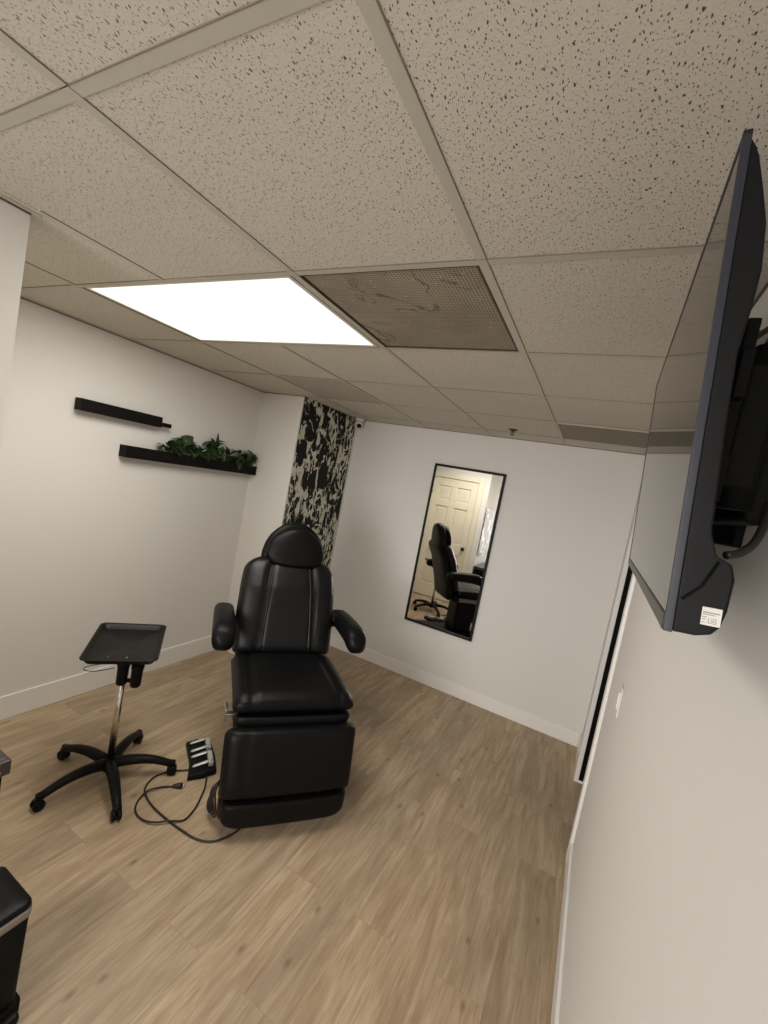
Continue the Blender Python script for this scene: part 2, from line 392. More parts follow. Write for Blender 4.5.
# entry door, six raised panels (seen in the mirror)
d = MB(); Y = YC
d.box(E0 - .065, E0, Y, Y + .016, 0, 2.10).box(E1, E1 + .085, Y, Y + .016, 0, 2.10).box(E0, E1, Y, Y + .016, 2.035, 2.10)
d.box(E0, E0 + .008, Y - .07, Y, 0, 2.035).box(E1 - .008, E1, Y - .07, Y, 0, 2.035).box(E0, E1, Y - .07, Y, 2.027, 2.035)
door2 = struct('door_2', d, M['door'], 'cream door casing with six-panel door, reflected in the mirror', 'door', bevel=.003, bseg=2)
dl = MB(); a0, a1 = E0 + .010, E1 - .010; zt = 2.024
dl.box(a0, a1, Y - .045, Y - .024, .012, zt)
W_ = a1 - a0; cx = (a0 + a1) / 2; st = .105
def rail(x0, x1, z0, z1): dl.box(x0, x1, Y - .026, Y - .004, z0, z1)
for x0, x1 in ((a0, a0 + st), (a1 - st, a1)): rail(x0, x1, .012, zt)
pz = ((.23, .80), (.98, 1.56), (1.665, 1.90))
for z0, z1 in ((.012, .23), (.80, .98), (1.56, 1.665), (1.90, zt)):
    rail(a0 + st, a1 - st, z0, z1)
for z0, z1 in pz: rail(cx - st / 2, cx + st / 2, z0, z1)
for x0, x1 in ((a0 + st, cx - st / 2), (cx + st / 2, a1 - st)):
    for z0, z1 in pz:
        i0 = .012; i1 = .04
        vs = []
        for ins, yy in ((i0, Y - .025), (i1, Y - .010)):
            vs += [(x0 + ins, yy, z0 + ins), (x1 - ins, yy, z0 + ins), (x1 - ins, yy, z1 - ins), (x0 + ins, yy, z1 - ins)]
        dl.add(vs, [(0, 1, 5, 4), (1, 2, 6, 5), (2, 3, 7, 6), (3, 0, 4, 7), (4, 5, 6, 7)])
leaf_d = dl.build('door_leaf', M['door'], door2, bevel=.0025, bseg=2)
kn = MB().box(E1 - .085, E1 - .035, Y - .010, Y + .004, .895, .955).tube([(E1 - .06, Y + .004, .925), (E1 - .06, Y + .03, .925)], .012, 12).tube([(E1 - .06, Y + .028, .925), (E1 - .06, Y + .05, .925)], [.026, .022], 16)
kn.build('door_knob', M['black_metal'], leaf_d, bevel=.002)['label'] = 'black door knob'
for hz in (.25, 1.02, 1.80):
    MB().tube([(E0 + .006, Y + .002, hz - .045), (E0 + .006, Y + .002, hz + .045)], .006, 8).build('hinge', M['steel'], door2)

# ------------------------------------------------------------------ ceiling fittings
def panel_light(name, x0, x1, y0, y1, mat, label, group=None):
    t = thing(name, label, 'ceiling light', ((x0 + x1) / 2, (y0 + y1) / 2, H + .006))
    hx, hy = (x1 - x0) / 2 - .013, (y1 - y0) / 2 - .013
    f = MB(); b_ = .014
    f.box(-hx, hx, -hy, -hy + b_, -.004, .008).box(-hx, hx, hy - b_, hy, -.004, .008).box(-hx, -hx + b_, -hy + b_, hy - b_, -.004, .008).box(hx - b_, hx, -hy + b_, hy - b_, -.004, .008)
    f.build('light_frame', M['white_plastic'], t)
    MB().box(-hx + b_, hx - b_, -hy + b_, hy - b_, -.001, .010).build('diffuser', mat, t)
    return t
panel_light('panel_light', LX0 + .012, LX1 - .014, LY0, LY1, M['diffuser'], 'bright rectangular light panel set in the ceiling over the treatment chair')
panel_light('panel_light', GX[2], GX[4], GY[1], GY[2], M['diffuser_rear'], 'bright light panel in the ceiling behind the camera')
def grille(x0, x1, y0, y1, mat, label, z):
    t = thing('air_vent', label, 'vent', ((x0 + x1) / 2, (y0 + y1) / 2, H))
    hx, hy = (x1 - x0) / 2, (y1 - y0) / 2
    f = MB(); b_ = .008
    f.box(-hx, hx, -hy, -hy + b_, z - .003, z + .01).box(-hx, hx, hy - b_, hy, z - .003, z + .01).box(-hx, -hx + b_, -hy + b_, hy - b_, z - .003, z + .01).box(hx - b_, hx, -hy + b_, hy - b_, z - .003, z + .01)
    f.build('vent_frame', M['brass'] if z > .004 else M['grid'], t)
    MB().box(-hx + b_, hx - b_, -hy + b_, hy - b_, z, z + .01).build('filter_mesh', mat, t)
grille(GX[3] + .013, GX[4] - .013, GY[5] + .013, GY[6] - .013, M['vent'], 'dusty brown mesh return air vent beside the light panel', .005)
grille(GX[4] + .013, XR - .024, GY[8] + .05, GY[9] + .02, M['vent_grey'], 'plain grey-brown air vent in the ceiling close to the far wall', .002)
# sprinkler
t = thing('fire_sprinkler', 'small dark fire sprinkler hanging from the ceiling near the far wall', 'sprinkler', (.262, 2.327, H + .003))
MB().lathe([(.001, 0), (.036, 0), (.036, -.004), (.02, -.010), (.001, -.010)], 20).build('escutcheon', M['brass'], t)
s_ = MB().tube([(0, 0, -.008), (0, 0, -.018)], .012, 12)
for sx in (-1, 1): s_.tube([(sx * .010, 0, -.016), (sx * .013, 0, -.028), (sx * .004, 0, -.042)], .0028, 8)
s_.tube([(0, 0, -.018), (0, 0, -.040)], .002, 8)
s_.build('sprinkler_frame', M['brass'], t)
MB().lathe([(.001, -.041), (.014, -.041), (.014, -.044), (.001, -.044)], 16).build('deflector', M['brass'], t)
# corner security camera
t = thing('security_camera', 'small white security camera with a dark lens at the ceiling corner above the patterned panel', 'camera', (-1.312, 2.660, H - .003)); t.scale = (1.7, 1.7, 1.5)
MB().lathe([(.001, 0), (.030, 0), (.030, -.012), (.022, -.018), (.001, -.018)], 24).build('mount_base', M['white_plastic'], t)
rings = []
dv = Vector((.55, -.72, -.42)).normalized(); c0 = Vector((0, 0, -.040))
MB().lathe([(.002, .027)] + [(.027 * math.sin(a), .027 * math.cos(a)) for a in [PI * k / 12 for k in range(1, 12)]] + [(.002, -.027)], 20, tuple(c0)).build('camera_ball', M['white_plastic'], t)
MB().tube([c0 + dv * .012, c0 + dv * .0285], .0135, 20).build('lens', M['black'], t)['label'] = 'dark round lens'

# ------------------------------------------------------------------ far wall: patterned panel + mirror
p = MB().box(XP + .0005, XP + .005, YJ + .014, 2.690, bh, H - .004).build('decorative_panel', M['marble'])
tag(p, 'tall black wall panel with torn cream brush strokes behind the treatment chair', 'wall panel')
mx0, mx1, mz0, mz1 = -.452, .204, .532, 2.026
t = thing('wall_mirror', 'tall rectangular mirror in a thin black frame on the far wall', 'mirror', ((mx0 + mx1) / 2, YW, mz0))
hw = (mx1 - mx0) / 2; hh = mz1 - mz0; fw = .021
f = MB().box(-hw, hw, -.028, -.001, 0, fw).box(-hw, hw, -.028, -.001, hh - fw, hh).box(-hw, -hw + fw, -.028, -.001, fw, hh - fw).box(hw - fw, hw, -.028, -.001, fw, hh - fw)
f.build('mirror_frame', M['frame'], t, bevel=.002, bseg=2)
MB().box(-hw + fw, hw - fw, -.020, -.004, fw, hh - fw).build('mirror_glass', M['mirror'], t)

# ------------------------------------------------------------------ shelves on the left wall
def shelf(y0, y1, z0, z1, label, extend=0):
    t = thing('wall_shelf', label, 'shelf', (XL, (y0 + y1) / 2, z0)); h = (y1 - y0) / 2; zz = z1 - z0
    MB().box(0.0005, .075, -h, h, 0, .014).build('shelf_board', M['shelf'], t, bevel=.0015)
    MB().box(.063, .075, -h, h, .014, zz).build('front_lip', M['shelf'], t, bevel=.0015)
    MB().box(0.0005, .012, -h, h, .014, zz).build('back_rail', M['shelf'], t, bevel=.0015)
    MB().box(.012, .063, -h, -h + .012, .014, zz).build('end_panel', M['shelf'], t)
    if extend: MB().box(.040, .072, h, h + extend, .008, .036).build('end_bar', M['shelf'], t, bevel=.0015)
    else: MB().box(.012, .063, h - .012, h, .014, zz).build('end_panel', M['shelf'], t)
    return t
shelf(.372, .880, 1.842, 1.911, 'upper black floating ledge shelf, empty, on the left wall', .075)
shelf(.664, 1.830, 1.608, 1.684, 'lower black floating ledge shelf holding green leafy plants')
# artificial plants standing in the lower shelf
def leaf_mesh(mb, base, direction, up, L, W, curl):
    dirn = Vector(direction).normalized(); side = dirn.cross(Vector(up)).normalized(); n = side.cross(dirn)
    N = 7; rows = []
    for i in range(N + 1):
        t_ = i / N; w_ = W * math.sin(PI * min(1, t_ * .96 + .02)) ** .75 * (1.15 - .55 * t_)
        c = Vector(base) + dirn * (L * t_) + n * (-curl * L * t_ * t_)
        rows.append([c - side * w_ + n * (w_ * .25), c - side * w_ * .5 + n * (w_ * .06), c, c + side * w_ * .5 + n * (w_ * .06), c + side * w_ + n * (w_ * .25)])
    mb.loft(rows, cap=False, closed=False)
plants = [(.90, .075, 13, 'small bright green trailing plant at the left end of the greenery on the lower shelf'),
          (1.02, .13, 18, 'broad round-leafed green plant, second from the left on the lower shelf'),
          (1.16, .075, 14, 'low green plant between the round-leafed and the tall upright plant on the lower shelf'),
          (1.29, .175, 16, 'tallest green plant with an upright pointed leaf on the lower shelf'),
          (1.42, .09, 14, 'dark green plant just right of the tallest plant on the lower shelf'),
          (1.56, .12, 18, 'bushy dark green plant with spiky leaves on the lower shelf'),
          (1.71, .12, 16, 'dark drooping green plant at the corner end of the lower shelf')]
for (py, hgt, nl, lab) in plants:
    t = thing('leafy_plant', lab, 'plant', (XL + .040, min(1.775, py + .085), 1.636), 0, 'artificial plants on the lower shelf')
    lm = MB(); sm = MB(); rnd = random.Random(int(py * 1000))
    for k in range(int(nl * 1.4)):
        az = rnd.uniform(0, 2 * PI); r = rnd.uniform(.005, .045); top = hgt * rnd.uniform(.3, .95) + .03
        bx, by = r * .6 * math.cos(az), r * 1.1 * math.sin(az)
        bx = max(-.03, min(.045, bx))
        tip = Vector((bx, by, top))
        sm.tube(spline([(bx * .3, by * .3, 0), (bx * .8, by * .8, top * .5), tip], 4), .0018, 6)
        L = rnd.uniform(.055, .090); el = rnd.uniform(-.5, .9)
        dr = Vector((abs(math.cos(az)) * .7 if rnd.random() < .75 else -.15, math.sin(az), el))
        if tip.x + dr.normalized().x * L < -.05: dr.x = .1
        leaf_mesh(lm, tip, dr, (0.25, .1, 1) if abs(dr.normalized().z) < .9 else (1, 0, 0), L, L * rnd.uniform(.26, .38), rnd.uniform(.1, .6))
    if hgt > .17: leaf_mesh(lm, (0, 0, .10), (.05, .15, 1), (1, .3, 0), .165, .030, .12); leaf_mesh(lm, (.01, .03, .09), (.2, .5, .8), (1, 0, .3), .085, .03, .3)
    if 1.0 < py < 1.05:
        leaf_mesh(lm, (.02, -.03, .13), (.25, .35, .5), (.9, 0, .8), .085, .045, .5); leaf_mesh(lm, (.0, .02, .12), (.3, .8, .4), (.8, 0, .7), .075, .04, .5)
    sm.build('stems', M['stem'], t); lm.build('leaves', M['leaf'], t)

# ------------------------------------------------------------------ treatment chair
CH = thing('treatment_chair', 'black leather reclining treatment chair with headrest, armrests and lowered leg rest', 'chair', (-.545, 1.05, 0), .859)
def ring(w, tf, tb, c, n, n_u=28, grooves=(), p=5, crown=0, gd=.010, sx=0):
    # closed cross-section: c=(d,z) centre, n=(nd,nz) outward front normal in the d-z plane; local y = -d
    pts = []
    for k in range(n_u + 1):
        u = -1 + 2 * k / n_u; u = math.copysign(abs(u) ** .8, u)
        e = max(0, 1 - abs(u) ** p) ** (1 / 2.2)
        h = tf * e + crown * (1 - u * u)
        for (gu, gw) in grooves: h -= gd * math.exp(-((abs(u) - gu) / gw) ** 2) * e
        pts.append((sx + w * u, -(c[0] + n[0] * h), c[1] + n[1] * h))
    for k in range(1, n_u):
        u = 1 - 2 * k / n_u; e = max(0, 1 - abs(u) ** p) ** (1 / 2.2)
        pts.append((sx + w * u, -(c[0] - n[0] * tb * e), c[1] - n[1] * tb * e))
    return pts
def pad(path, wf, tf, tb, nv=26, grooves=lambda v: (), p=5, crown=0, gd=.010, endp=4, flat_end=False):
    P = [Vector((a, b)) for a, b in path]
    # arclength sample
    L = [0]
    for i in range(1, len(P)): L.append(L[-1] + (P[i] - P[i - 1]).length)
    rings = []
    for k in range(nv + 1):
        v = .5 - .5 * math.cos(PI * k / nv) if True else k / nv
        s = v * L[-1]; i = 0
        while i < len(P) - 2 and L[i + 1] < s: i += 1
        f = (s - L[i]) / max(1e-6, L[i + 1] - L[i]); c = P[i].lerp(P[i + 1], f)
        # smoothed tangent
        i0 = max(0, i - (1 if f < .5 else 0)); i1 = min(len(P) - 1, i + 1 + (1 if f > .5 else 0))
        tv = (P[i1] - P[i0]).normalized(); n = (tv.y, -tv.x)
        e = max(.02, 1 - abs(2 * v - 1) ** 14) ** (1 / 2.2)
        rings.append(ring(wf(v), tf * e, tb * e, (c.x, c.y), n, grooves=grooves(v), p=p, crown=crown * e, gd=gd))
    return rings
def lerp_tab(tab):
    def f(v):
        for (a, x), (b_, y) in zip(tab, tab[1:]):
            if v <= b_: t_ = (v - a) / (b_ - a); t_ = t_ * t_ * (3 - 2 * t_) if False else t_; return x + (y - x) * t_
        return tab[-1][1]
    return f
def smooth_tab(tab, r=.03):
    f = lerp_tab(tab)
    return lambda v: sum(f(max(0, min(1, v + r * k))) for k in (-1, -.5, 0, .5, 1)) / 5
def roundends(w0f, r0, r1, L):
    # shrink width near the ends to round the corners with radius r0 / r1 on a pad of length L
    def f(v):
        w = w0f(v); s = v * L; q = (1 - v) * L
        if s < r0: w -= r0 - math.sqrt(max(0, r0 * r0 - (r0 - s) ** 2))
        if q < r1: w -= r1 - math.sqrt(max(0, r1 * r1 - (r1 - q) ** 2))
        return w
    return f
# backrest (front faces +d)
wb = smooth_tab([(0, .300), (.35, .306), (.7, .300), (.85, .292), (1, .275)])
bpath = [(-.045, .60), (-.075, .70), (-.115, .82), (-.165, .96), (-.225, 1.06), (-.275, 1.145)]
def gtab(v): return ((.40 + .10 * v if False else .44 + .02 * v, .035),)
bk = MB().loft(pad([(a, z) for a, z in reversed(bpath)][::-1], roundends(wb, .03, .095, .59), .062, .05, 34, lambda v: ((.56 - .12 * v + (.0), .05),), p=6, crown=.012, gd=.022))
bk_o = bk.build('backrest', M['leather_gloss'], CH)
# raised piping ridges along the centre panel
for sgn in (-1, 1):
    pts = []
    for k in range(15):
        v = .06 + .88 * k / 14
        i = v * (len(bpath) - 1); a = int(min(i, len(bpath) - 2)); f = i - a
        dd = bpath[a][0] * (1 - f) + bpath[a + 1][0] * f; zz = bpath[a][1] * (1 - f) + bpath[a + 1][1] * f
        pts.append((sgn * wb(v) * (.50 - .12 * v), -(dd + .060), zz + .011))
    MB().tube(spline(pts, 3), [.004] * 2 + [.0115] * (len(spline(pts, 3)) - 4) + [.004] * 2, 12).build('piping', M['leather_gloss'], bk_o)
# rigid back shell
MB().loft(pad([(-.075, .46), (-.088, .53)] + [(a - .055, z) for a, z in bpath], roundends(lambda v: wb(v) * .9, .09, .10, .7), .02, .06, 22, p=4)).build('back_shell', M['black'], CH)
# headrest: rear pad and front cushion
hp = [(-.262, 1.040), (-.275, 1.14), (-.290, 1.24), (-.305, 1.32), (-.315, 1.394)]
whd = smooth_tab([(0, .15), (.08, .190), (.25, .207), (.42, .207), (.60, .192), (.75, .165), (.87, .125), (.95, .085), (1, .03)], .015)
hd = MB().loft(pad(hp, whd, .034, .07, 26, p=4, )).build('headrest', M['leather'], CH, loc=(.013, 0, -.006))
whf = smooth_tab([(0, .11), (.08, .160), (.25, .190), (.42, .189), (.60, .174), (.75, .147), (.87, .108), (.95, .070), (1, .02)], .015)
MB().loft(pad([(-.200, 1.118), (-.210, 1.17), (-.225, 1.245), (-.242, 1.31), (-.258, 1.366)], whf, .032, .038, 26, p=3.5, crown=.016)).build('head_cushion', M['leather'], hd)
MB().box(-.035, .035, .285, .315, 1.00, 1.16).build('headrest_post', M['black_metal'], CH, bevel=.004)
# seat
sp = [(-.02, .575), (.10, .578), (.25, .580), (.38, .578), (.452, .574), (.486, .562), (.497, .548)]
ws = smooth_tab([(0, .312), (1, .300)])
st_ = MB().loft(pad(sp[::-1], roundends(ws, .03, .03, .6), .055, .05, 34, lambda v: ((.72, .04),), p=8, crown=.006, gd=.016))
seat = st_.build('seat', M['leather'], CH)
# front roll under the seat edge
MB().loft(pad([(.474, .492), (.482, .512), (.480, .530)], roundends(lambda v: .300, .015, .015, .06), .045, .03, 12, p=10, crown=.002)).build('front_roll', M['leather'], seat)
# seat frame
MB().box(-.27, .27, -.46, .06, .47, .535).build('seat_frame', M['black'], CH, bevel=.01)
MB().box(.272, .282, -.43, -.02, .475, .525).build('side_panel', M['tan_panel'], CH, bevel=.003)['label'] = 'grey side panel under the seat'
# leg rest
lp = [(.585, .185), (.572, .26), (.545, .37), (.516, .486)]
MB().loft(pad(lp, roundends(lambda v: .322 + .010 * v, .02, .04, .32), .060, .05, 26, lambda v: ((.70, .035),), p=9, crown=.006, gd=.006)).build('leg_rest', M['leather'], CH)
MB().loft(pad([(.590, .062), (.592, .12), (.588, .178)], roundends(lambda v: .310, .05, .02, .12), .058, .05, 16, p=8, crown=.004)).build('foot_rest', M['leather'], CH)
lf = MB()
lf.add([(-.308, -.46, .45), (.308, -.46, .45), (-.308, -.53, .44), (.308, -.53, .44), (-.308, -.50, .075), (.308, -.50, .075), (-.308, -.585, .07), (.308, -.585, .07)],
       [(0, 1, 3, 2), (4, 6, 7, 5), (0, 4, 5, 1), (2, 3, 7, 6), (0, 2, 6, 4), (1, 5, 7, 3)])
lf.build('leg_rest_frame', M['black'], CH, bevel=.012)
# armrests
for sgn in (-1, 1):
    cxa = sgn * (.368)
    rings = []
    for k in range(21):
        v = k / 20; dd = -.25 + .485 * v
        zz = .800 + (.012 * math.sin(PI * v)) - .035 * max(0, (v - .75) / .25) ** 2
        e = max(.03, 1 - abs(2 * v - 1) ** 12) ** (1 / 2.2)
        hw_ = .058 * e * (1.0 + .08 * v); ht = (.050 + .012 * v) * e
        rings.append([(cxa + sgn * .012 * v + hw_ * math.copysign(abs(math.cos(a)) ** .7, math.cos(a)), -dd, zz + ht * math.copysign(abs(math.sin(a)) ** .7, math.sin(a))) for a in [2 * PI * q / 20 for q in range(20)]])
    ar = MB().loft(rings).build('armrest', M['leather'], CH)
    MB().tube([(sgn * .36, .16, .79), (sgn * .33, .16, .77), (sgn * .27, .15, .75)], .022, 12).build('armrest_bracket', M['black_metal'], ar)
# pedestal + base
MB().box(-.13, .13, -.33, -.08, .05, .47).build('pedestal', M['black'], CH, bevel=.02)
MB().box(-.19, .19, -.40, .33, .0, .05).build('base_plate', M['black'], CH, bevel=.015)
# small chrome lever at the seat's front corner
lv = MB().box(-.342, -.330, -.470, -.456, .490, .548).tube([(-.336, -.463, .546), (-.336, -.415, .552)], .008, 10).box(-.330, -.285, -.475, -.440, .515, .528)
lv.build('adjustment_lever', M['steel'], CH, bevel=.002)['label'] = 'small silver bracket at the seat corner'
cb = MB()
for r_, off in ((.052, 0), (.060, .010), (.045, -.010)):
    cb.tube([(-.328 + off + .010 * math.sin(a * 2), -.49 + r_ * .8 * math.cos(a), .105 + r_ * 1.45 * math.sin(a)) for a in [2 * PI * q / 24 for q in range(25)]], .0045, 8)
cb.build('cable_coil', M['cordm'], CH)['label'] = 'black cable coiled at the side of the leg rest'

# ------------------------------------------------------------------ instrument tray stand
TS = thing('tray_stand', 'black instrument tray on a chrome pole with a five-legged caster base', 'tray stand', (-.975, .333, 0), 0)
hubm = MB().lathe([(.001, .052), (.030, .052), (.036, .065), (.036, .098), (.026, .112), (.001, .112)], 24); hubm.build('hub', M['black'], TS)
cast = [(-1.006, .033), (-1.266, .256), (-1.132, .593), (-.794, .569), (-.708, .223)]
a0_ = math.atan2(.033 - .333, -1.006 + .975)
for k in range(5):
    a = a0_ - 2 * PI / 5 * k; ca, sa = math.cos(a), math.sin(a)
    rings = []
    for q in range(13):
        v = q / 12; r = .02 + .285 * v
        zc = .088 + .012 * math.sin(PI * min(1, v * 1.1)) - .030 * v ** 3
        hw_ = .031 - .012 * v; ht = .026 - .009 * v
        rings.append([(r * ca - hw_ * math.cos(b) * sa, r * sa + hw_ * math.cos(b) * ca, zc + ht * math.sin(b)) for b in [2 * PI * j / 14 for j in range(14)]])
    lg = MB().loft(rings).build('base_leg', M['black'], TS)
    cx_, cy_ = .298 * ca, .298 * sa
    c_ = MB().tube([(cx_, cy_, .035), (cx_, cy_, .075)], .014, 12)
    tx, ty = -sa, ca
    for s2 in (-1, 1):
        q0 = Vector((cx_ + tx * s2 * .004, cy_ + ty * s2 * .004, .0255)); q1 = Vector((cx_ + tx * s2 * .021, cy_ + ty * s2 * .021, .0255))
        c_.tube([q0, q0.lerp(q1, .15), q0.lerp(q1, .85), q1], [.022, .025, .025, .020], 18)
    c_.build('caster', M['black'], lg)
MB().tube([(0, 0, .10), (0, 0, .58)], .0165, 20).build('pole', M['chrome'], TS)
ax = Vector((.653, .757, 0)); bx_ = Vector((.757, -.653, 0))      # short side / long side of the tray
def L3(s, q, z): v_ = ax * s + bx_ * q; return (v_.x, v_.y, z)
cl = MB()
for s in (-.004, .062):
    o_ = L3(s, s * .35, 0)
    cl.lathe([(.001, .510), (.021, .510), (.025, .518), (.027, .60), (.030, .61), (.030, .628), (.020, .634), (.001, .634)], 18, (o_[0], o_[1], 0))
cl.tube([L3(0, 0, .535), L3(.055, .02, .535)], .010, 10)
cl.build('height_clamp', M['black'], TS)
MB().tube([L3(.055, .02, .62), L3(.055, .02, .715)], .010, 12).tube([L3(0, 0, .62), L3(0, 0, .715)], .010, 12).box(-.06, .06, -.015, .015, .705, .722, ).build('tray_support', M['black_metal'], TS)
# tray: shallow pan with flared rim
def rr(hx, hy, r, z, n=6):
    out = []
    for (sx, sy, a) in ((1, 1, 0), (-1, 1, PI / 2), (-1, -1, PI), (1, -1, 3 * PI / 2)):
        for k in range(n + 1):
            b = a + PI / 2 * k / n
            out.append((sx * (hx - r) + r * math.cos(b), sy * (hy - r) + r * math.sin(b), z))
    return out
rg = [rr(.135, .200, .025, .0), rr(.140, .205, .028, .004), rr(.150, .215, .03, .022), rr(.158, .225, .032, .025), rr(.158, .225, .032, .022), rr(.150, .213, .03, .016), rr(.137, .202, .025, -.003), rr(.02, .02, .01, -.003)]
rg = [rr(.02, .02, .01, 0)] + rg
TR = MB().loft(rg, cap=True).build('tray', M['black_metal'], TS)
TR.location = (.013, -.013, .724); TR.rotation_euler = (0, 0, math.atan2(.757, .653))
for sx_ in (.02, -.055): MB().lathe([(.001, 0), (.004, 0), (.004, .003), (.001, .003)], 10, (sx_, -.14, 0)).build('screw', M['steel'], TR)
# wire loop under the tray
MB().tube(spline([L3(-.02, .13, .712), L3(-.05, .14, .69), L3(-.10, .15, .685), L3(-.135, .165, .682), L3(-.14, .19, .680), L3(-.105, .205, .680), L3(-.06, .20, .684), L3(-.02, .19, .69)], 6), .002, 6).build('wire_loop', M['black_metal'], TS)

# ------------------------------------------------------------------ foot control, cords
FC = thing('foot_control', 'black foot control pad with four silver pedals on the floor beside the chair', 'foot pedal', (-.748, .722, 0), .859 + .10)
# local x = S, local -y = F
poly = [(-.070, .150), (-.010, .172), (.066, .135), (.078, .0), (.072, -.128), (.0, -.150), (-.078, -.150), (-.060, -.02)]
bt_ = MB(); r0 = [(x, y, 0) for x, y in poly]; r1 = [(x, y, .022) for x, y in poly]; r2 = [(x * .93, y * .95, .030) for x, y in poly]
bt_.loft([r0, r1, r2], smooth=False); bt_.build('pedal_base', M['black'], FC, bevel=.004)
for k, yy in enumerate((.118, .045, -.005, -.085)):
    rings = []
    for q in range(9):
        v = q / 8; x = -.052 + .085 * v; z = .034 + .022 * v; e = max(.2, 1 - abs(2 * v - 1) ** 8) ** .5
        rings.append([(x, yy + .010 * e * math.cos(b), z + .005 * e * math.sin(b)) for b in [2 * PI * j / 12 for j in range(12)]])
    MB().loft(rings).build('pedal', M['silver'], FC)
for y0, y1 in ((.128, .035), (.005, -.100)):
    hb = MB().box(.030, .056, min(y0, y1), max(y0, y1), .030, .058)
    hb.build('hinge_bar', M['silver'], FC, bevel=.005)
    MB().tube([(.043, min(y0, y1) + .014, .056), (.043, min(y0, y1) + .014, .062)], .007, 12).build('bolt', M['steel'], FC)
zc = .006
c1 = [(-.700, .665), (-.740, .615), (-.765, .590), (-.793, .555), (-.811, .478), (-.779, .409), (-.721, .376), (-.635, .357), (-.514, .352), (-.412, .356), (-.343, .365), (-.286, .393), (-.250, .445), (-.235, .52), (-.25, .60)]
def into(o, root):
    o.parent = root; bpy.context.view_layer.update(); o.matrix_parent_inverse = root.matrix_world.inverted(); return o
o = into(MB().tube(spline([(x, y, zc) for x, y in c1], 8), .0045, 8).build('control_cord', M['cordm']), FC)
c2 = [(-.665, .690), (-.612, .650), (-.565, .600), (-.543, .569), (-.500, .50), (-.475, .44), (-.472, .393), (-.509, .348), (-.553, .301), (-.613, .282), (-.679, .292), (-.726, .335), (-.743, .395), (-.726, .448), (-.705, .482), (-.678, .505)]
c2z = [zc + (.006 if i in (7,) else 0) for i in range(len(c2))]
def rel(x, y, z): return (x, y, z)
zz2 = [zc] * len(c2)
zz2[7] = zz2[8] = .013; zz2[12] = .013; zz2[13] = .010
MB().tube(spline([rel(x, y, z) for (x, y), z in zip(c2, zz2)], 8), .0045, 8).build('power_cord', M['cordm'])
pc = bpy.data.objects['power_cord']; into(pc, CH)
pd = Vector((.75, .66, 0)).normalized(); p0 = Vector((-.678, .505, .010))
P0 = Vector(rel(*p0))
MB().tube([P0 - pd * .012, P0, P0 + pd * .018, P0 + pd * .034], [.006, .010, .014, .015], 12).build('plug', M['cordm'], pc)
sd = Vector((-pd.y, pd.x, 0)); pr = MB()
for s2 in (-1, 1):
    a = P0 + pd * .034 + sd * s2 * .006; pr.tube([a, a + pd * .016], .0022, 6)
pr.tube([P0 + pd * .034 + Vector((0, 0, .006)), P0 + pd * .052 + Vector((0, 0, .006))], .0022, 6)
pr.build('prongs', M['chrome'], pc)['label'] = 'metal plug prongs'

# ------------------------------------------------------------------ desk + bin at the left edge
DK = thing('side_desk', 'narrow black desk with a speckled top at the left edge of the photo', 'desk', (-.65, -.356, -.032))
dx, dy = .203, 1.15
MB().box(.016, dx, -dy, 0, .705, .752).build('desk_top', M['desk_top'], DK, bevel=.004)
MB().box(.03, dx - .018, -dy + .02, -.02, .60, .705).build('apron', M['shelf'], DK)
for k, y0 in enumerate((-.56, -1.10)):
    dr = MB().box(dx - .020, dx - .008, y0, y0 + .50, .612, .698).build('drawer', M['shelf'], DK, bevel=.002)
    MB().tube([(dx - .008, y0 + .25, .655), (dx + .010, y0 + .25, .655)], .009, 12).build('knob', M['steel'], dr)
for (x0, y0) in ((.022, -.05), (dx - .05, -.048), (.022, -dy + .01), (dx - .05, -dy + .01)):
    MB().box(x0, x0 + .035, y0, y0 + .035, .032, .70).build('leg', M['shelf'], DK, bevel=.003)
BN = thing('step_bin', 'black step-pedal waste bin with a steel lid rim in front of the desk', 'waste bin', (-.240, -.346, 0)); BN.scale = (1, 1, 1.06)
def rb(z, ins=0, r=.022, x0=-.20, x1=0, y0=-.30, y1=0):
    hx, hy = (x1 - x0) / 2 - ins, (y1 - y0) / 2 - ins; cx, cy = (x0 + x1) / 2, (y0 + y1) / 2
    return [(x + cx, y + cy, z) for x, y, _ in rr(hx, hy, r, z)]
MB().loft([rb(.0, .010), rb(.02, .008), rb(.312, .003), rb(.314, .008)]).build('body', M['black'], BN)
MB().loft([rb(.314, .004), rb(.316, 0), rb(.340, .0), rb(.342, .004)]).build('lid_rim', M['steel'], BN)['label'] = 'brushed steel rim under the lid'
MB().loft([rb(.342, .001), rb(.352, .002), rb(.357, .010), rb(.358, .04)]).build('lid', M['black'], BN)
MB().box(-.004, .028, -.22, -.012, .012, .040).build('pedal', M['black'], BN, bevel=.010)
MB().loft([rb(.0, -.003), rb(.045, -.003), rb(.050, .004)]).build('base_ring', M['black_matte'], BN)
# poster on the wall beyond the desk (seen in the mirror)
po = MB().box(XC + .0005, XC + .012, -1.28, -.46, .86, 1.66).build('poster', M['poster'])
tag(po, 'black and white abstract poster above the desk, seen in the mirror', 'poster')

# ------------------------------------------------------------------ light switch on the right wall
SW = thing('light_switch', 'white light switch plate on the right wall near the doorway', 'light switch', (XR, .93, 1.03))
MB().box(-.007, -.0005, -.036, .036, 0, .118).build('switch_plate', M['white_plastic'], SW, bevel=.002)
MB().box(-.012, -.006, -.016, .016, .027, .092).build('rocker', M['trim'], SW, bevel=.0015)

